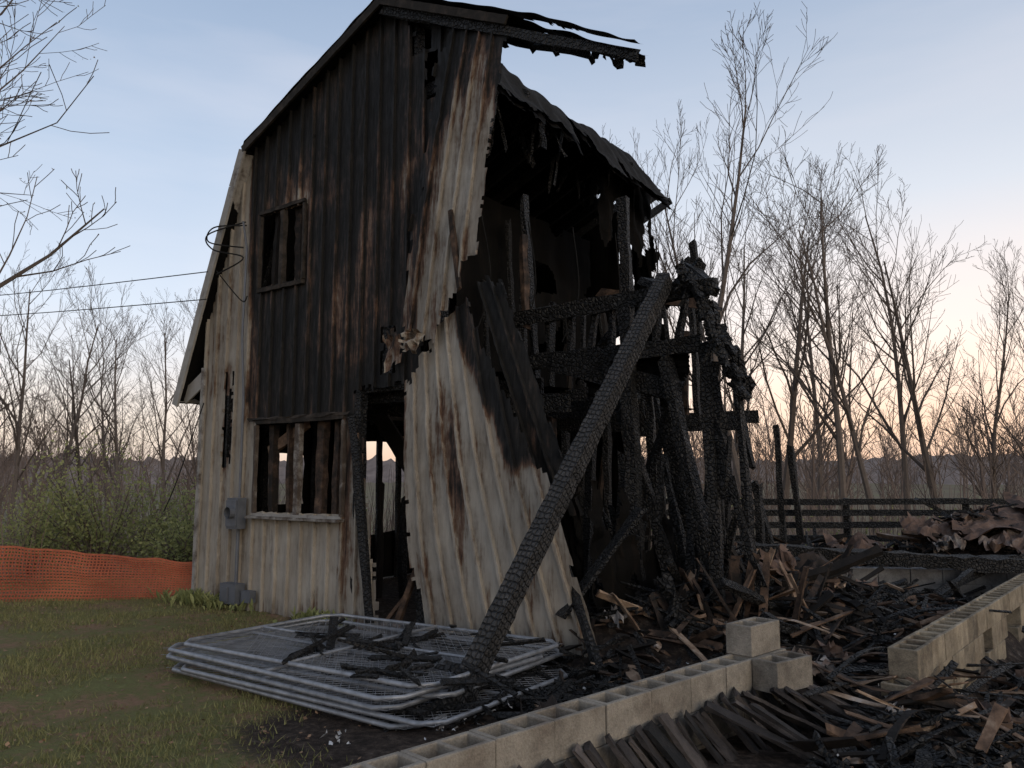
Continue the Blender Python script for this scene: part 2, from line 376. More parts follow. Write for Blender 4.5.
for i in range(8):
    s=R.uniform(5.6,6.6);k=R.uniform(.9,2.2); rb(B(s,k,.3),B(s+R.uniform(-.5,.4),k+R.uniform(-.3,.3),R.uniform(1.0,2.0)),.06,.06,.02,.3)
fr.build('charred_framing',M_CHAR,barn); fw_.build('half_burnt_studs',M_WOOD,barn)
hg=MB()
pts=[(6.45,3.70),(6.66,3.42),(6.78,3.05),(6.95,2.72),(7.05,2.40)]
for rep in range(3):
    for i in range(len(pts)-1):
        a,b=pts[i],pts[i+1]; k=.9+rep*.1
        for q in range(3):
            t0=q/3;t1=(q+1.3)/3
            hg.beam(B(a[0]+(b[0]-a[0])*t0+R.uniform(-.04,.04),k,a[1]+(b[1]-a[1])*t0),B(a[0]+(b[0]-a[0])*t1+R.uniform(-.05,.05),k,a[1]+(b[1]-a[1])*t1),R.uniform(.05,.10),R.uniform(.04,.14),4,.022,R.uniform(0,1),.3,.7)
for i in range(26):
    t=R.random()*3.99; a,b=pts[int(t)],pts[int(t)+1]; f=t-int(t); s=a[0]+(b[0]-a[0])*f; z=a[1]+(b[1]-a[1])*f
    hg.beam(B(s,1,z),B(s+R.uniform(-.12,.14),1+R.uniform(-.2,.2),z-R.uniform(.05,.28)),R.uniform(.02,.07),.015,3,.012,R.uniform(0,2),.3,.5)
hg.beam(B(6.75,1,2.7),B(6.85,1,1.4),.12,.05,9,.03,.2,.3); hg.beam(B(6.9,1,1.6),B(7.15,1,.7),.08,.06,7,.025,.2,.3)
hg.build('hanging_roof_remnant',M_CHAR,barn)
def ragwall(mb,p00,p10,p01,p11,nx,ny,cut,val=.3):
    vs=[];fs=[];p00,p10,p01,p11=map(Vector,(p00,p10,p01,p11))
    for j in range(ny+1):
        for i in range(nx+1):
            a=i/nx;b=j/ny; p=(p00*(1-a)+p10*a)*(1-b)+(p01*(1-a)+p11*a)*b
            vs.append(p+Vector((nz(a*9,b*9,1),nz(a*9,b*9,5),nz(a*9,b*9,8)))*.06)
    for j in range(ny):
        for i in range(nx):
            if cut((i+.5)/nx,(j+.5)/ny): o=j*(nx+1)+i; fs.append((o,o+1,o+nx+2,o+nx+1))
    mb.add(vs,fs,val)
dk=MB()
ragwall(dk,B(0,0.05,0),B(0,7.6,0),B(0,.05,2.95),B(0,7.6,2.95),60,24,lambda a,b: not(.36<a<.62 and .25<b<.75) and not(.14<a<.22 and .4<b<.68))
ragwall(dk,B(0,6.6,0),B(3.1,6.6,0),B(0,6.6,6),B(3.1,6.6,6.8),40,60,lambda a,b: b*6<roofz(a*3.1)-.3 and not (a>.9+.15*nz(b*9,3)) )
ragwall(dk,B(3.1,5.2,0),B(4.3,4.4,0),B(3.1,5.2,4.6),B(4.0,4.4,3.6),40,80,lambda a,b: nz(a*5,b*9,7)>-.22 and b<.9+.2*nz(a*8,1))
ragwall(dk,B(.1,.2,2.75),B(5.0,.2,2.75),B(.1,7,2.75),B(4.6,7,2.7),70,90,lambda a,b: nz(a*7,b*9,2)>-.12 and a<.88+.2*nz(b*7,4))
ragwall(dk,B(5.15,.25,0),B(5.95,.1,0),B(5.2,.25,2.3),B(5.8,.1,1.6),30,60,lambda a,b: b<.85+.25*nz(a*9,1))
ragwall(dk,B(5.95,.15,0),B(6.2,1.6,0),B(5.9,.15,1.6),B(6.1,1.6,1.5),40,60,lambda a,b: b<.8+.4*nz(a*7,1) and nz(a*6,b*5,4)>-.3)
ragwall(dk,B(5.2,1.1,2.35),B(6.5,1.08,2.45),B(5.2,1.1,2.85),B(6.5,1.08,2.85),60,24,lambda a,b: b>.4+.6*nz(a*9,1))
ragwall(dk,B(2.4,2.4,2.7),B(2.4,6.2,2.7),B(2.4,2.4,5.9),B(2.4,6.2,6.0),60,80,lambda a,b: nz(a*5,b*5,12)>-.25)
ragwall(dk,B(3.4,6.0,2.7),B(4.6,5.6,2.5),B(3.4,5.9,5.9),B(4.1,5.7,5.6),40,70,lambda a,b: a<.75+.5*nz(b*7,2) and b<.95+.2*nz(a*7,5))
ragwall(dk,B(3.6,4.5,4.6),B(3.7,6.1,4.4),B(3.6,4.4,6.7),B(3.7,6.1,6.6),40,50,lambda a,b: b>.45+.8*nz(a*5,2))
dk.build('charred_wall_remains',M_DARK,barn)
def roof():
    mb=MB(); un=MB()
    def slope(s0,s1,nx=24,ny=70,k0=-.16,k1=9,cut=None,extra=lambda s,k:0):
        for layer,off in ((mb,.10),(un,.0)):
            vs=[];fs=[]
            for j in range(ny+1):
                for i in range(nx+1):
                    s=s0+(s1-s0)*i/nx;k=k0+(k1-k0)*j/ny
                    vs.append(B(s+.02*nz(k*5,s*5),k,roofz(s)+off-.03+.03*nz(s*3,k*3,off*9)+extra(s,k)))
            for j in range(ny):
                for i in range(nx):
                    s=s0+(s1-s0)*(i+.5)/nx;k=k0+(k1-k0)*(j+.5)/ny
                    if cut(s,k+(.06 if off else 0)): o=j*(nx+1)+i; fs.append((o,o+1,o+nx+2,o+nx+1))
            layer.add(vs,fs,.3)
    end=lambda s: 8.3-.5*abs(nz(s*3,2)) if s<2.55 else 6.1+.4*nz(s*5,1)
    slope(-.42,.87,cut=lambda s,k:k<7.6)
    slope(.87,3.4,nx=50,ny=120,cut=lambda s,k:k<end(s)+.25*nz(s*11,4))
    slope(3.4,6.75,nx=90,ny=190,k1=7.4,extra=lambda s,k:-.10*sst(5.2,6.6,s)*sst(.3,-.1,k)-(.62*sst(3.55,4.3,s)+.14*nz(s*3,k*1.6,3)+.06*nz(s*7,k*5,6))*sst(.6,1.2,k),
      cut=lambda s,k:(k<.10+.30*sst(5.6,4.2,s)+.12*nz(s*3.6,3)+.10*nz(s*13,1) and s<6.60) or (k>=.3 and k<6.0+.3*nz(s*9,1) and s<4.0+.35*nz(k*1.3,6)+.25*nz(k*4,2)+.15*nz(k*11,5)+.25*sst(4.6,5.6,k)))
    mb.build('roof_shingles',M_ROOF,barn); un.build('roof_deck_underside',M_DARK,barn)
roof()
rf=MB()
for i in range(16):
    k=.1+i*.5
    rf.beam(B(-.2,k,2.95),B(.87,k,5.85),.05,.14,5,.006,val=.2); rf.beam(B(.87,k,5.85),B(3.4,k,6.98),.05,.14,6,.006,val=.2)
    if k<5.8: rf.beam(B(3.4,k,6.95),B(3.4+R.uniform(.2,.5),k,6.72),.05,.12,3,.01,val=.2)
rf.beam(B(3.4,-.12,6.98),B(6.60,-.12,5.34),.04,.12,14,.014,val=.15,taper=.7); rf.beam(B(3.4,.1,6.98),B(6.0,.1,5.64),.05,.1,12,.02,val=.15,taper=.5)
for i in range(22):
    s=4.9+i*.078; rf.beam(B(s,-.1+R.uniform(0,.2),roofz(s)-.12),B(s+R.uniform(-.03,.05),R.uniform(-.1,.2),roofz(s)-.12-R.uniform(.03,.13)),R.uniform(.03,.09),.02,3,.012,val=.2)
for i in range(34):
    s=R.uniform(3,3.9);k=R.uniform(1,5.8); rf.beam(B(s,k,roofz(s)-.3),B(s+R.uniform(-.2,.2),k+R.uniform(-.3,.3),roofz(s)-R.uniform(.5,1.2)),R.uniform(.03,.14),.03,4,.02,R.uniform(0,3),val=.2,taper=.5)
rf.build('rafters',M_CHAR,barn)
tr=MB()
def rake(s0,s1,w,val):
    n=14
    for i in range(n):
        a=s0+(s1-s0)*i/n;b=s0+(s1-s0)*(i+1)/n
        tr.beam(B(a,-.175,roofz(a)-.06),B(b,-.175,roofz(b)-.06),.03,w,1,.002,val=max(0,val(a)))
rake(-.42,.87,.13,lambda s:.62-.12*s); rake(.87,3.4,.10,lambda s:.12-.04*s)
rake(3.4,5.2,.09,lambda s:.0)
tr.beam(B(.02,-.045,0),B(.02,-.045,3.1),.07,.03,8,.003,val=.5)
tr.beam(B(-.42,-.05,2.72),B(.02,-.05,2.95),.02,.2,2,.002,val=.7)
tr.beam(B(-.42,-.17,2.74),B(-.42,7.6,2.74),.03,.16,8,.002,val=.7)
tr.add([B(-.40,-.16,2.80),B(.85,-.16,5.88),B(.87,.02,5.9),B(-.38,.02,2.82)],[(0,1,2,3)],.5)
tr.build('rake_and_corner_trim',M_TRIM,barn)
ut=MB()
def bx(mb,s0,s1,k0,k1,z0,z1,val=.5): 
    vs=[B(s,k,z) for z in(z0,z1) for (s,k) in((s0,k0),(s1,k0),(s1,k1),(s0,k1))]
    mb.add(vs,[(0,1,5,4),(1,2,6,5),(2,3,7,6),(3,0,4,7),(4,5,6,7),(3,2,1,0)],val)
bx(ut,.86,1.08,-.17,-.045,1.0,1.38); bx(ut,.87,1.07,-.19,-.172,1.03,1.35)
bx(ut,.80,1.12,-.18,-.045,.10,.34); bx(ut,.86,.98,-.2,-.183,.13,.3); bx(ut,1.16,1.34,-.13,-.045,.13,.27)
ut.tube([B(.97,-.07,1.38),B(.97,-.07,2.6),B(.93,-.1,3.4),B(.92,-.08,4.6),B(.9,-.14,4.95)],.015,8); ut.tube([B(.97,-.07,1.0),B(.97,-.07,.34)],.022,8)
ut.tube([B(1.0,-.26,1.2),B(1.0,-.19,1.2)],.07,14)
M_GREY=m_plain('grey_enamel',(.11,.12,.14),.5,.2,.3,9,.1)
ut.build('meter_boxes',M_GREY,barn)
wr=MB()
def cable(pts,r=.008,n=8,mb=wr,sag=0):
    P_=[Vector(p) for p in pts]; out=[]
    for i in range(len(P_)-1):
        p0=P_[max(i-1,0)];p1=P_[i];p2=P_[i+1];p3=P_[min(i+2,len(P_)-1)]
        for j in range(n):
            t=j/n; out.append(.5*((2*p1)+(p2-p0)*t+(2*p0-5*p1+4*p2-p3)*t*t+(3*p1-p0-3*p2+p3)*t**3)-Vector((0,0,sag*math.sin(math.pi*t))))
    out.append(P_[-1]); mb.tube(out,r,5)
cable([B(.9,-.1,4.95),B(.45,-.35,4.8),B(.5,-.3,4.6),B(.95,-.15,4.45),B(.6,-.3,4.25)],.01)
cable([B(.92,-.1,4.9),B(.5,-.3,4.9),B(.4,-.3,4.72),B(.9,-.12,4.6)],.01)
cable([B(.6,-.3,4.3),B(.9,-.12,3.9),B(1.0,-.1,3.95)],.008); cable([B(.3,-.2,2.6),B(.1,-.4,1.6),B(.0,-.5,1.2)],.008)
for i in range(5): cable([B(4.2+.3*i,.7+.5*i,4.6),B(4.25+.28*i,.8+.5*i,3.8),B(4.1+.3*i,.6+.5*i,3.0+.1*i)],.008)
wr.build('loose_cables',M_ROOF,barn)
pl=MB()
for z0,z1 in ((5.1,3.97),(4.85,3.6)):
    a=Vector((-30,26,z0+4.2)); b=B(.4,-.3,z1+.35); pts=[a.lerp(b,i/24)-Vector((0,0,1.0*math.sin(math.pi*i/24))) for i in range(25)]; pl.tube(pts,.007,5)
pl.build('power_lines',M_ROOF)
# ------------------------------------------------------------------ fallen diagonal beam (own axes so the char checks along the grain)
bm=MB(); p0=Vector((-.43,5.48,-.02)); p1=Vector((1.50,7.5,3.55)); ln_=(p1-p0).length
bm.beam((0,0,0),(ln_,0,0),.125,.17,90,.0055,.0,.3); o=bm.build('fallen_charred_beam',M_BEAM)
xq=(p1-p0).normalized(); yq=Vector((0,0,1)).cross(xq).normalized(); zq=xq.cross(yq)
mt=Matrix((xq,yq,zq)).transposed().to_4x4(); mt.translation=p0; o.matrix_world=mt@Matrix.Rotation(.25,4,'X')
# ------------------------------------------------------------------ stacked chain-link gate panels
def gatepanel(mb,c,ang,z,tilt,W=2.72,H=1.72):
    ca,sa=math.cos(ang),math.sin(ang)
    X=Vector((ca,sa,tilt)); Y=Vector((-sa,ca,tilt*.4)); o=Vector((c[0],c[1],z))
    def Pp(u,v): return o+X*u+Y*v+Vector((0,0,.006*math.sin(u*2+v)))
    r=.018; q=.12
    loop=[(-W/2+q,-H/2),(W/2-q,-H/2),(W/2,-H/2+q),(W/2,H/2-q),(W/2-q,H/2),(-W/2+q,H/2),(-W/2,H/2-q),(-W/2,-H/2+q),(-W/2+q,-H/2)]
    mb.tube([Pp(*l) for l in loop],r,8); mb.tube([Pp(0,-H/2),Pp(0,H/2)],r*.8,7); mb.tube([Pp(-W/2,0),Pp(W/2,0)],r*.8,7)
    st=.085
    for sg in (1,-1):
        n=int((W+H)/st)
        for i in range(n):
            c0=-W/2-H/2+i*st+.02
            a0=max(-W/2,c0) ; a1=min(W/2,c0+H)
            if a1-a0<.05: continue
            v0=(a0-c0)-H/2; v1=(a1-c0)-H/2
            pa=Pp(a0,sg*v0); pb=Pp(a1,sg*v1); m_=Pp((a0+a1)/2,sg*(v0+v1)/2)-Vector((0,0,.012)); mb.tube([pa,m_,pb],.0024,3)
ang=math.atan2(D[1],D[0])
cx,cy=-1.26,6.62
for i,(dx,dy,da,z) in enumerate([(0,0,0,.05),(.14,-.12,.03,.094),(-.10,.08,-.02,.138),(.12,.14,.07,.182),(-.04,-.05,-.03,.226),(.08,.05,.02,.27)]):
    g=MB(); gatepanel(g,(cx+dx,cy+dy),ang+da,z,.003*(i-2)); g.build('chain_link_panel',M_GALV,smooth=True)
# ------------------------------------------------------------------ block walls
def blockwall(name,p0,dr,n,courses,ztop,mat,sd,holes=True,skip=lambda i,c:False,sv=lambda i,c:0,parent=None):
    mb=MB(); dr=Vector((dr[0],dr[1],0)).normalized(); nn=Vector((dr.y,-dr.x,0)); up=Vector((0,0,1))
    T=.195;Lb=.395;Hb=.195
    for c in range(courses):
        for i in range(n):
            if skip(i,c): continue
            off=(.2 if c%2 else 0); o=Vector((p0[0],p0[1],ztop-(c+1)*.2))+dr*(i*.4+off)+Vector((R.uniform(-1,1),R.uniform(-1,1),0))*.004
            val=sv(i,c)+R.uniform(-.12,.12)
            t=.03; xs=[0,t,Lb/2-t/2,Lb/2+t/2,Lb-t,Lb]; ys=[0,t,T-t,T]
            V={};vs=[];fs=[]
            def g(a,b,z):
                k=(a,b,z)
                if k not in V: V[k]=len(vs); vs.append(o+dr*xs[a]+nn*(ys[b])+up*(z*Hb))
                return V[k]
            for a in range(5):
                for b in range(3):
                    hole=holes and b==1 and a in(1,3)
                    if not hole:
                        fs.append((g(a,b,1),g(a+1,b,1),g(a+1,b+1,1),g(a,b+1,1)))
                    else:
                        q=[(a,b),(a+1,b),(a+1,b+1),(a,b+1)]
                        for m in range(4):
                            e,f_=q[m],q[(m+1)%4]; fs.append((g(*e,1),g(*f_,1),g(*f_,0),g(*e,0)))
            for a in range(5):
                fs.append((g(a,0,0),g(a+1,0,0),g(a+1,0,1),g(a,0,1))); fs.append((g(a+1,3,0),g(a,3,0),g(a,3,1),g(a+1,3,1)))
            for b in range(3):
                fs.append((g(0,b+1,0),g(0,b,0),g(0,b,1),g(0,b+1,1))); fs.append((g(5,b,0),g(5,b+1,0),g(5,b+1,1),g(5,b,1)))
            mb.add(vs,fs,val)
    ob=mb.build(name,mat,parent); bv=ob.modifiers.new('b','BEVEL'); bv.width=.006; bv.segments=2; bv.limit_method='ANGLE'; return ob
fw=empty('concrete_block_wall')
dr=Vector((2.1,2.05,0)).normalized(); nn=Vector((dr.y,-dr.x,0))
ZT=.43
P0=Vector((1.62,5.45,0))-dr*3.6-nn*.16
blockwall('courses',P0,dr,10,3,ZT,M_BLOCK,1,parent=fw,sv=lambda i,c:.15 if c==0 else .4)
blockwall('upper_course',P0+dr*3.55-nn*.02,dr,1,1,ZT+.2,M_BLOCK,1,parent=fw,sv=lambda i,c:.2)
blockwall('corner_block',P0+dr*3.50+nn*.20,Vector((dr.x+nn.x*.12,dr.y+nn.y*.12,0)),1,1,ZT+.01,M_BLOCK,1,parent=fw,sv=lambda i,c:.3)
rw=empty('cream_block_wall')
blockwall('courses',PW2,DR2,22,4,.45,M_BLOCKC,2,parent=rw,skip=lambda i,c:(c==1 and i in(6,9,10,13)) or (c==2 and i in (6,9,10)) or (c==0 and i in(0,)),sv=lambda i,c:.28+.6*max(0,nz(i*.7,c*.9)))
gw=empty('grey_block_wall')
M_BLOCKG=m_block('grey_block',(.31,.31,.31),(.14,.13,.13))
blockwall('courses',(3.6,10.75),(1,-.08),8,3,.46,M_BLOCKG,3,parent=gw,sv=lambda i,c:.2+.4*max(0,nz(i*.7,c)))
# ------------------------------------------------------------------ leaning burnt board section in the foreground
lb=MB(); t=.1
while t<4.4:
    w=R.uniform(.07,.14); base=P0+dr*t; zt=ZT-.17+R.uniform(-.03,.03)
    tp=base+nn*(.225+R.uniform(0,.02)); tp.z=zt
    bt=base+dr*(.20+R.uniform(-.05,.05))+nn*(.55+R.uniform(-.05,.10)); bt.z=zt-.46
    lb.beam(tp,bt,w,.022,8,.005,R.uniform(-.12,.12),R.choice([.05,.2,.3,.4,.6])+R.uniform(-.1,.1)); t+=w+R.uniform(.002,.012)
for i in range(12):
    base=P0+dr*R.uniform(2.8,4.2); tp=base+nn*R.uniform(.25,.5); tp.z=ZT-.15; bt=base+dr*R.uniform(.1,.6)+nn*R.uniform(.6,1.0); bt.z=-.05; lb.beam(tp,bt,R.uniform(.06,.11),.02,6,.006,R.uniform(-.6,.6),R.uniform(.1,.7))
lb.build('fallen_board_siding',M_BOARD)
# ------------------------------------------------------------------ debris
def mound(x,y):
    h=0
    for (cx_,cy_,rx,ry,hh) in [(2.3,8.4,1.4,1.2,.68),(3.3,9.2,1.2,.8,.45),(7.2,11.9,1.9,.9,.98),(4.6,12.6,2.4,.8,.5),(1.2,7.3,.8,.7,.42),(.3,6.4,.6,.4,.12),(2.6,7.2,.7,.8,.32),(9.2,12.0,2,1.2,1.1),(2.75,5.5,.6,.5,.26),(2.1,5.9,.4,.4,.2),(3.6,7.8,.8,.6,.32),(4.6,9.0,.8,.6,.28),(4.9,6.6,.8,.8,.25)]:
        h=max(h,hh*math.exp(-((x-cx_)/rx)**2-((y-cy_)/ry)**2))
    return h*(1+.25*nz(x*2,y*2))
db=empty('debris_pile')
mm=MB(); nx=150; vs=[];fs=[]
for j in range(nx+1):
    for i in range(nx+1):
        x=.1+i*11/nx;y=4.0+j*10/nx; vs.append((x,y,gz(x,y)-.04+mound(x,y)+.2*mound(x,y)*nz(x*5,y*5)+.035*nz(x*9,y*9)))
for j in range(nx):
    for i in range(nx): o=j*(nx+1)+i; fs.append((o,o+1,o+nx+2,o+nx+1))
mm.add(vs,fs,.3)
m,nt,b=newmat('ash_and_rubble',.95,0,.2); n2=nse(nt,9,6,rough=.8); L(nt,ramp(nt,n2,[(.32,(.010,.009,.009)),(.5,(.038,.029,.024)),(.6,(.085,.064,.05)),(.7,(.18,.16,.145)),(.78,(.40,.38,.36))]),b.inputs['Base Color']); bump(nt,b,n2,1,.05)
mm.build('rubble_base',m,db,True)
def surf(x,y): return gz(x,y)+mound(x,y)
ch=MB(); wd=MB(); sh=MB(); ash=MB()
def rpt(near=False):
    while True:
        x=R.uniform(.2,10);y=R.uniform(3.6,13.0)
        if x>y*.85+.6 or (y<4.9 and x<1.6): continue
        if -.0<sk(x,y)[0]<5.4 and sk(x,y)[1]>-.3: continue
        q=Vector((x,y,0))-P0
        if q.dot(dr)<4.2 and -.4<q.dot(nn)<.8: continue
        if q.dot(dr)<3.5 and q.dot(nn)<0 and R.random()<.75: continue
        q=Vector((x,y,0))-PW2; 
        if q.dot(DR2)>.2 and -.3<q.x*DR2.y-q.y*DR2.x<.4: continue
        return x,y
for i in range(3400):
    x,y=rpt(); z=surf(x,y); ln=abs(R.gauss(0,.30))+.08; an=R.uniform(0,6.28); el=R.gauss(0,.28)
    d_=Vector((math.cos(an),math.sin(an),math.sin(el)))*ln/2; c=Vector((x,y,z+R.uniform(0,.10)+abs(d_.z)*.6))
    tgt=ch if R.random()<.58 else wd
    tgt.beam(c-d_,c+d_,R.uniform(.012,.085),R.uniform(.008,.03),3,.008,R.uniform(-1,1),R.choice([.1,.3,.45,.55,.7,.85]),R.uniform(.4,1))
for i in range(66):
    x,y=rpt(); 
    if y<6.8: continue
    z=surf(x,y)+.12; an=R.uniform(0,6.28); ln=R.uniform(.5,1.1); d_=Vector((math.cos(an),math.sin(an),R.gauss(0,.25)))*ln
    (ch if R.random()<.7 else wd).beam(Vector((x,y,z))-d_,Vector((x,y,z))+d_,R.uniform(.05,.11),R.uniform(.04,.08),10,.012,R.uniform(-1,1),R.choice([.2,.5,.7]),bend=R.uniform(-.1,.1))
for i in range(64):
    b0=Vector((1.9+R.uniform(-.7,1.1),7.6+R.uniform(-.7,.8),.15)); tp=b0+Vector((R.uniform(-.45,.6),R.uniform(-.2,.4),R.uniform(.4,.8)))
    (wd if R.random()<.7 else ch).beam(b0,tp,R.uniform(.05,.12),.02,4,.008,R.uniform(-.7,.7),R.choice([.3,.45,.55,.65,.8]),R.uniform(.5,1))
for i in range(80):
    x=R.uniform(1.9,4.2);y=R.uniform(4.6,7.6); 
    if x>y*.72: continue
    an=R.choice([-.75,-.6,.7,.5])+R.uniform(-.25,.25); ln=R.uniform(.25,.7); d_=Vector((math.cos(an),math.sin(an),R.uniform(-.1,.15)))*ln; c=Vector((x,y,surf(x,y)+.1))
    (wd if R.random()<.6 else ch).beam(c-d_,c+d_,R.uniform(.02,.065),.010,8,.005,R.uniform(-.5,.5),R.choice([.3,.45,.6,.7,.9]),.8,R.uniform(-.12,.12))
for i in range(210):
    x,y=rpt(); sz=R.uniform(.08,.34); z=surf(x,y)+.05+sz*.1; an=R.uniform(0,6.28)
    sh.sheet((x,y,z),Vector((math.cos(an),math.sin(an),R.gauss(0,.25)))*sz,Vector((-math.sin(an),math.cos(an),R.gauss(0,.25)))*sz*R.uniform(.4,1.2),7,6,sz*.45,R.choice([.1,.3,.4,.5,.65,.85]),.03)
for (x,y,z,sx,sy,v,tl) in [(7.2,11.6,1.02,1.7,1.1,.42,.22),(8.2,11.8,1.12,1.3,1.2,.38,-.15),(6.3,11.8,.90,.9,.7,.5,.25),(6.1,11.2,.72,.4,.4,.7,.5),(3.6,9.5,.55,.8,.5,.1,.2),(2.6,8.0,.76,.4,.4,.45,.8),(7.3,10.8,.65,1.0,.5,.5,-.3),(1.75,7.9,.74,.35,.5,.45,1.2),(5.2,12.0,.6,.8,.8,.4,.1),(6.8,11.0,.78,.7,.6,.55,.15),(7.9,11.1,.88,.6,.5,.3,.6)]:
    sh.sheet((x,y,z),(sx,0,tl*sx*.5),(0.1,sy,.25*sy),14,12,.2,v,.05)
for i in range(3000):
    x,y=rpt(); 
    if nz(x*1.1,y*1.1,4)<-.05: continue
    z=surf(x,y)+.05; s_=R.uniform(.006,.022); o=Vector((x,y,z)); a=Vector((R.gauss(0,1),R.gauss(0,1),R.gauss(0,.6))).normalized()*s_; b_=Vector((R.gauss(0,1),R.gauss(0,1),R.gauss(0,.6))).normalized()*s_
    ash.add([o,o+a,o+a+b_,o+b_],[(0,1,2,3)],R.random())
for (cx_,cy_,rr,nn_) in [(-.43,5.42,.14,70),(1.75,5.75,.16,60),(3.6,6.3,.2,50),(.9,5.9,.2,30),(-1.05,4.95,.06,8)]:
    for i in range(nn_):
        x=cx_+R.gauss(0,rr);y=cy_+R.gauss(0,rr); o=Vector((x,y,surf(x,y)+R.uniform(0,.07))); s_=R.uniform(.012,.045)
        ash.sheet(o,Vector((R.gauss(0,1),R.gauss(0,1),R.gauss(0,.5))).normalized()*s_,Vector((R.gauss(0,1),R.gauss(0,1),R.gauss(0,.5))).normalized()*s_,2,2,.02,R.random())
for i in range(300):
    x=R.uniform(-1.6,.9); y=R.uniform(5.3,7.3)
    if x<-1 and y<6.2: continue
    an=R.uniform(0,6.28); ln=abs(R.gauss(0,.18))+.05; d_=Vector((math.cos(an),math.sin(an),R.gauss(0,.12)))*ln; c=Vector((x,y,gz(x,y)+R.uniform(.03,.10)+(.22 if x<0 and R.random()<.4 else 0)))
    ch.beam(c-d_,c+d_,R.uniform(.02,.07),.02,3,.006,R.uniform(-1,1),.3)
ch.build('charred_timbers',M_CHAR,db); wd.build('splintered_boards',M_WOOD,db); sh.build('twisted_sheet_metal',M_SHEET,db); ash.build('ash_flakes',M_ASH,db)
lg=MB(); lg.beam((3.0,10.45,.70),(6.5,10.1,.52),.17,.16,26,.02,.1,.3); lg.beam((5.9,10.2,.55),(7.6,10.6,.6),.12,.12,14,.02,.1,.3); lg.build('charred_log_beam',M_CHAR)
# ------------------------------------------------------------------ rail fence behind
rfn=MB()
for i in range(9):
    x=1.6+i*2.0; rfn.beam((x,13.3,-.3),(x,13.3,1.30),.1,.1,3,.004,val=.2)
for z in (1.24,1.06,.86,.64,.40):
    for i in range(8): rfn.beam((1.6+i*2.0,13.23,z),(3.6+i*2.0,13.23,z+R.uniform(-.015,.015)),.04,.10,3,.004,val=.2)
rfn.build('wooden_rail_fence',M_CHAR)
# ------------------------------------------------------------------ orange mesh fence
of=MB(); pA=Vector((-10.5,10.2,0)); pB=Vector((-4.35,11.0,0)); n=150; rows=16
def op(i,j):
    t=i/n; p=pA.lerp(pB,t); top=.82-.36*sst(.45,1,t)+.04*math.sin(t*9)+.03*nz(t*20,1)
    return Vector((p.x,p.y+.10*nz(t*9,j*.15)+.03*nz(t*30,j*.3),gz(p.x,p.y)+top*j/rows))
def strip(a,b,w,vert):
    dd=Vector((w,0,0)) if vert else Vector((0,0,w)); of.add([a-dd,a+dd,b+dd,b-dd],[(0,1,2,3)],max(0,min(1,.5+1.2*nz(a.x*1.4,a.z*1.5)+R.uniform(-.2,.2))))
for i in range(n+1):
    for j in range(rows):
        strip(op(i,j),op(i,j+1),.009,True)
        if i<n: strip(op(i,j),op(i+1,j),.011,False)
for i in range(n): strip(op(i,rows),op(i+1,rows),.014,False)
of.build('orange_safety_fence',M_ORANGE)
# ------------------------------------------------------------------ trees
def tree_mesh(name,seed,H,r0,levels=4,minr=.007,limbs=15,budden=.0,lean=.0,wide=1.0,sub=(8,5)):
    T=random.Random(seed); mb=MB(); bud=MB()
    def rv(): return Vector((T.gauss(0,1),T.gauss(0,1),T.gauss(0,1)))
    def grow(p,d,ln,r,lv,start):
        ns=6 if lv==0 else (4 if lv==1 else 3); pts=[p.copy()];rad=[max(r,minr)]; dd=d.copy()
        for i in range(ns):
            dd=(dd+rv()*(.05 if lv==0 else .13)+Vector((0,0,.06 if lv<2 else .10))).normalized()
            p=p+dd*ln/ns; pts.append(p.copy()); rad.append(max(minr,r*(1-.82*(i+1)/ns)))
        mb.tube(pts,rad,7 if lv==0 else (5 if lv==1 else 3),T.uniform(.2,.8))
        if lv>=levels-1:
            if budden and T.random()<budden:
                for q in pts[1:]:
                    o=q+rv()*.03; s_=.035; a=rv().normalized()*s_; b_=rv().normalized()*s_; bud.add([o,o+a,o+b_],[(0,1,2)],T.random())
            return
        k=limbs if lv==0 else sub[min(lv-1,1)]
        for j in range(k):
            t=start+(1-start)*(j+T.random())/k; x=t*ns; i=min(int(x),ns-1); q=pts[i].lerp(pts[i+1],x-i)
            ax=(pts[i+1]-pts[i]).normalized(); sd=rv(); sd=(sd-ax*sd.dot(ax)).normalized()
            sp=(.62 if lv==0 else .75)*wide*T.uniform(.7,1.3); nd=(ax+sd*sp).normalized()
            l2=ln*((.48 if lv==0 else .45)*(1.15-t*.65))*T.uniform(.7,1.25); grow(q,nd,l2,max(minr,rad[i]*T.uniform(.35,.55)),lv+1,.22)
    grow(Vector((0,0,-.2)),Vector((lean,0,1)).normalized(),H,r0,0,.28)
    me=bpy.data.meshes.new(name)
    nv=len(mb.v); 
    vs=mb.v+bud.v; fs=mb.f+[tuple(i+nv for i in f) for f in bud.f]
    me.from_pydata([tuple(v) for v in vs],[],fs); at=me.attributes.new('v','FLOAT','POINT'); at.data.foreach_set('value',np.array(mb.a+bud.a,dtype=np.float32))
    me.materials.append(M_BARK); me.materials.append(M_BUD)
    mi=np.zeros(len(fs),dtype=np.int32); mi[len(mb.f):]=1; me.polygons.foreach_set('material_index',mi); me.update(); return me
TM=[tree_mesh('bare_tree_%d'%i,20+i,H,.13,4,.006,14+i%3,.22 if i in(1,3) else 0,lean=l,wide=w) for i,(H,l,w) in enumerate([(12.5,.0,.9),(11,.08,1.0),(13,-.06,.8),(9.5,.03,1.1),(12,.1,.75)])]
def put(i,x,y,sc=1,rot=None):
    o=bpy.data.objects.new('bare_tree',TM[i]); scene.collection.objects.link(o); o.location=(x,y,gz(x,y)); o.rotation_euler=(0,0,R.uniform(0,6.28) if rot is None else rot); o.scale=(sc,)*3
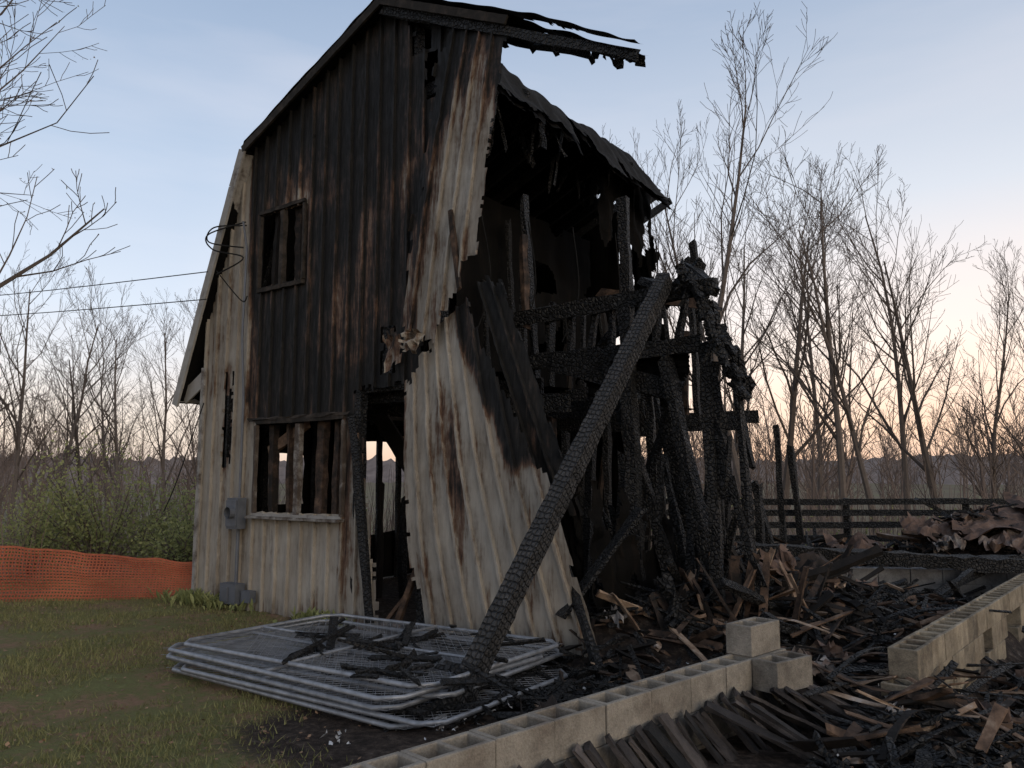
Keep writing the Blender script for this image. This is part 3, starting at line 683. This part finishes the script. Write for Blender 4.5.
for (x,y,i,sc) in [(5.2,21,0,.98),(4.4,24,2,.85),(6.5,22,4,.9),(8.4,25,3,1.1),(9.3,22,1,.92),(9.2,20,4,.72),(13.0,26,2,.9),(12.5,23,3,.95),(14.5,24,0,.66),(14.5,22,1,.65),(11.0,28,0,.92),(8.1,30,1,1.1),(17.2,24,4,.7),
                      (-13.8,22,0,.66),(-14.6,25,4,.70),(-14.3,27,3,.75),(-11.7,24,1,.62),(-11.9,27,2,.62),(-11.9,30,0,.70),(-13.6,20,3,.75),(-16.4,32,4,.75)]:
    put(i,x,y,sc)
put(3,-9.6,10.8,1.15,2.0); put(1,-11.4,12.5,1.0,.5)
def forest():
    def mk(sd,H,limbs,sub,mr):
        me=tree_mesh('tmp',sd,H,.10,3,mr,limbs,0,sub=sub); v=np.empty(len(me.vertices)*3,dtype=np.float32); me.vertices.foreach_get('co',v); fl=[tuple(p.vertices) for p in me.polygons]; bpy.data.meshes.remove(me); return (v.reshape(-1,3),fl)
    big=[mk(60+i,11,16,(8,4),.015) for i in range(4)]; small=[mk(80+i,5,12,(5,4),.013) for i in range(3)]
    V=[];F=[];o=0
    for i in range(330):
        an=R.uniform(-.66,.66)
        if -.36<an<.1: continue
        if i<170: ds=R.uniform(42,120); v,fl=R.choice(big); sc=R.uniform(.55,.95)
        else: ds=R.uniform(26,60); v,fl=R.choice(small); sc=R.uniform(.6,1.2)
        x=math.sin(an)*ds;y=math.cos(an)*ds
        th=R.uniform(0,6.28); c,s_=math.cos(th),math.sin(th)
        w=np.empty_like(v); w[:,0]=(v[:,0]*c-v[:,1]*s_)*sc+x; w[:,1]=(v[:,0]*s_+v[:,1]*c)*sc+y; w[:,2]=v[:,2]*sc+gz(x,y); V.append(w); F.extend([tuple(k+o for k in f) for f in fl]); o+=len(v)
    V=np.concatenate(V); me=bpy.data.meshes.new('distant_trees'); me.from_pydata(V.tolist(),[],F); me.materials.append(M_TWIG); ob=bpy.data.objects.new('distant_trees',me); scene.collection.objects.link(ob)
forest()
br=MB(); brl=MB()
for i in range(4000):
    an=R.uniform(-.66,.66); ds=R.uniform(15.5,36); x=math.sin(an)*ds;y=math.cos(an)*ds
    s,k=sk(x,y)
    if -1<s<8 and k<9: continue
    p=Vector((x,y,gz(x,y)-.1)); h=R.uniform(.6,2.1)*(1+ .5*nz(x*.2,y*.2)); l=Vector((R.gauss(0,.25),R.gauss(0,.25),0))
    br.tube([p,p+l*.3+Vector((0,0,h*.5)),p+l+Vector((0,0,h))],[.010,.008,.004],3,R.random())
    if i%2==0 and nz(x*.15,y*.15,3)>-.1:
        for j in range(4):
            c=p+l*R.random()+Vector((R.gauss(0,.1),R.gauss(0,.1),h*R.uniform(.15,.8))); s_=.045; a=Vector((R.gauss(0,1),R.gauss(0,1),R.gauss(0,1))).normalized()*s_; b_=Vector((R.gauss(0,1),R.gauss(0,1),R.gauss(0,1))).normalized()*s_
            brl.add([c,c+a,c+a+b_,c+b_],[(0,1,2,3)],R.uniform(0,.6))
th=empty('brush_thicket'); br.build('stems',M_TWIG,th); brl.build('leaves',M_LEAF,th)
hl=MB(); vs=[];fs=[];n=500
for i in range(n+1):
    an=-1.1+2.3*i/n; ds=230; x=math.sin(an)*ds;y=math.cos(an)*ds
    top=8.5+2.5*nz(i*.03,1)+1.4*nz(i*.2,2)+1.8*nz(i*.9,5)
    for j in range(6): vs.append((x*(1+.03*j),y*(1+.03*j),-4+(top+4)*j/5+ (0 if j==0 else 1.0*nz(i*.9,j*2.3))))
for i in range(n):
    for j in range(5): o=i*6+j; fs.append((o,o+6,o+7,o+1))
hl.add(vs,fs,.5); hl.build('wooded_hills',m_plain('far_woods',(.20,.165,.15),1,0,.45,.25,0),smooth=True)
def bush(x,y,rad,h,seed,nl=2600):
    T=random.Random(seed); st=MB(); lf=MB(); z0=gz(x,y)
    for i in range(30):
        an=T.uniform(0,6.28); rr=rad*math.sqrt(T.random()); hh=h*(1.05-.55*(rr/rad)**2)*T.uniform(.6,1.1)
        p=Vector((x,y,z0)); q=Vector((x+math.cos(an)*rr,y+math.sin(an)*rr,z0+hh)); m_=p.lerp(q,.5)+Vector((T.gauss(0,.1),T.gauss(0,.1),.1))
        st.tube([p,m_,q],[.02,.012,.005],4,.4)
        for j in range(nl//30):
            t=T.uniform(.3,1.08); c=p.lerp(q,t)+Vector((T.gauss(0,1),T.gauss(0,1),T.gauss(0,1)))*.18*rad/1.2; 
            if c.z<z0: continue
            s_=T.uniform(.022,.05); a=Vector((T.gauss(0,1),T.gauss(0,1),T.gauss(0,1))).normalized()*s_; b_=Vector((T.gauss(0,1),T.gauss(0,1),T.gauss(0,1))).normalized()*s_
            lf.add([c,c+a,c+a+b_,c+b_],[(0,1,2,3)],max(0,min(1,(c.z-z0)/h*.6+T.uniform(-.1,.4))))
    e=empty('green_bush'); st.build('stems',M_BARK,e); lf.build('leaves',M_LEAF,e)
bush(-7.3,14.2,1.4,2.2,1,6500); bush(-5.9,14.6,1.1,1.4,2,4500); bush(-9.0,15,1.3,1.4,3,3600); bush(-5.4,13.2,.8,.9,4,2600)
# ------------------------------------------------------------------ grass, leaves
def grass():
    rs=np.random.RandomState(3); n=170000
    x=rs.uniform(-9.5,.6,n); y=3.6+ (rs.rand(n)**1.25)*9.5
    s=(x-A[0])*D[0]+(y-A[1])*D[1]; k=(x-A[0])*N[0]+(y-A[1])*N[1]
    ok=~((s>-.05)&(k>-.12)) & (x<.3-.35*(y-4)) & (np.abs(x)<y*.75+.4)
    x,y=x[ok],y[ok]; dens=np.array([nz(a*.9,b*.9)+.7*nz(a*3,b*3)+.4*nz(a*8,b*8) for a,b in zip(x,y)]); keep=(dens+rs.uniform(-.35,.35,len(x)))>-.15
    bu=np.array([burnt(a,b) for a,b in zip(x,y)]); keep&=bu<rs.uniform(.1,.9,len(x)); x,y,dens=x[keep],y[keep],dens[keep]
    m=len(x); z=np.array([gz(a,b) for a,b in zip(x,y)]); h=rs.uniform(.015,.050,m)*(1+.6*np.clip(dens,-.5,1)); th=rs.uniform(0,6.28,m); w=.005
    lx,ly=rs.normal(0,.026,m),rs.normal(0,.026,m); V=np.empty((m,3,3))
    V[:,0]=np.stack([x-np.cos(th)*w,y-np.sin(th)*w,z-.01],1); V[:,1]=np.stack([x+np.cos(th)*w,y+np.sin(th)*w,z-.01],1); V[:,2]=np.stack([x+lx,y+ly,z+h],1)
    me=bpy.data.meshes.new('grass'); me.vertices.add(m*3); me.vertices.foreach_set('co',V.reshape(-1)); me.loops.add(m*3); me.loops.foreach_set('vertex_index',np.arange(m*3,dtype=np.int32)); me.polygons.add(m)
    me.polygons.foreach_set('loop_start',np.arange(0,m*3,3,dtype=np.int32)); me.polygons.foreach_set('loop_total',np.full(m,3,dtype=np.int32))
    at=me.attributes.new('v','FLOAT','POINT'); at.data.foreach_set('value',np.repeat(np.clip(rs.uniform(0,1,m)*.9+.2*dens,0,1),3).astype(np.float32)); me.update(); me.validate(); me.materials.append(M_GRASS)
    o=bpy.data.objects.new('grass',me); scene.collection.objects.link(o)
grass()
lv=MB()
for i in range(4200):
    x=R.uniform(-7,.5);y=3.8+R.random()**1.3*7.5
    s,k=sk(x,y)
    if s>-.05 and k>-.1: continue
    if nz(x*.8+5,y*.8)<-.1 and R.random()<.6: continue
    o=Vector((x,y,gz(x,y)+R.uniform(.005,.035))); s_=R.uniform(.008,.024); a=Vector((R.gauss(0,1),R.gauss(0,1),R.gauss(0,.3))).normalized()*s_; b_=Vector((-a.y,a.x,R.gauss(0,.3)*s_))
    lv.add([o,o+a,o+a+b_,o+b_],[(0,1,2,3)],R.random())
lv.build('fallen_leaves',M_DRY)
wd2=MB()
for i in range(420):
    s=R.choice([R.gauss(.15,.3),R.gauss(.5,.4),R.gauss(2.65,.22)]); p=B(s,-.08-abs(R.gauss(0,.12)),0); p.z=gz(p.x,p.y)
    h=R.uniform(.05,.2); an=R.uniform(0,6.28); a=Vector((math.cos(an),math.sin(an),0)); tip=p+a*h*.7+Vector((0,0,h)); sd=Vector((-a.y,a.x,0))*R.uniform(.012,.03); m_=p.lerp(tip,.6)+Vector((0,0,.02))
    wd2.add([p,m_+sd,tip,m_-sd],[(0,1,2,3)],R.random())
wd2.build('weeds',M_LEAF)
# ------------------------------------------------------------------ sky and light
w=bpy.data.worlds.new('World'); scene.world=w; w.use_nodes=True; nt=w.node_tree; bg=nt.nodes['Background']
sk_=nt.nodes.new('ShaderNodeTexSky'); sk_.sky_type='NISHITA'; sk_.sun_disc=False
EL=math.radians(16); AZ=math.radians(146)
sk_.sun_elevation=EL; sk_.sun_rotation=AZ; sk_.air_density=1.0; sk_.dust_density=2.0; sk_.ozone_density=1.5
tc=nt.nodes.new('ShaderNodeTexCoord'); sx=nt.nodes.new('ShaderNodeSeparateXYZ'); L(nt,tc.outputs['Generated'],sx.inputs[0])
cool=ramp(nt,sx.outputs[2],[(0,(.60,.42,.34)),(.09,(.64,.50,.45)),(.2,(.53,.53,.57)),(.36,(.38,.43,.51)),(.55,(.25,.31,.41)),(1,(.24,.28,.36))])
warm=ramp(nt,sx.outputs[2],[(0,(.80,.43,.26)),(.06,(.98,.61,.42)),(.16,(.97,.75,.60)),(.32,(.61,.61,.63)),(.55,(.31,.37,.47)),(1,(.24,.28,.37))])
dt=nt.nodes.new('ShaderNodeVectorMath'); dt.operation='DOT_PRODUCT'; L(nt,tc.outputs['Generated'],dt.inputs[0]); dt.inputs[1].default_value=(.62,.78,0)
f=mth(nt,'MULTIPLY',mth(nt,'SUBTRACT',dt.outputs['Value'],.45),2.0,True)
g=mix(nt,f,cool,warm)
mp=nt.nodes.new('ShaderNodeMapping'); mp.inputs['Scale'].default_value=(1.2,1.2,7); L(nt,tc.outputs['Generated'],mp.inputs[0])
cn=nt.nodes.new('ShaderNodeTexNoise'); cn.inputs['Scale'].default_value=2.2; cn.inputs['Detail'].default_value=5; L(nt,mp.outputs[0],cn.inputs['Vector'])
g=mix(nt,ramp(nt,cn.outputs['Fac'],[(.45,(0,0,0)),(.75,(.3,.3,.3))]),g,(.64,.60,.61))
gs=nt.nodes.new('ShaderNodeVectorMath'); gs.operation='SCALE'; gs.inputs['Scale'].default_value=1.5/.15; L(nt,g,gs.inputs[0])
ns=nt.nodes.new('ShaderNodeVectorMath'); ns.operation='SCALE'; ns.inputs['Scale'].default_value=1.7; L(nt,sk_.outputs[0],ns.inputs[0])
L(nt,mix(nt,.76,ns.outputs[0],gs.outputs[0]),bg.inputs[0]); bg.inputs[1].default_value=.15
sl=bpy.data.lights.new('sun','SUN'); sl.energy=.65; sl.angle=math.radians(50); sl.color=(1,.88,.76)
so=bpy.data.objects.new('sun',sl); scene.collection.objects.link(so)
sd=Vector((math.sin(AZ)*math.cos(EL),math.cos(AZ)*math.cos(EL),math.sin(EL))); so.rotation_euler=sd.to_track_quat('Z','Y').to_euler()
# ------------------------------------------------------------------ camera
cam=bpy.data.cameras.new('camera'); cam.sensor_width=36; cam.lens=785/1024*36; cam.clip_end=3000; cam.clip_start=.05
co=bpy.data.objects.new('camera',cam); scene.collection.objects.link(co); co.location=(0,0,1.6); co.rotation_euler=(math.radians(90)+math.atan(96/785),0,0)
scene.camera=co
scene.view_settings.view_transform='Standard'; scene.view_settings.look='None'; scene.view_settings.exposure=0
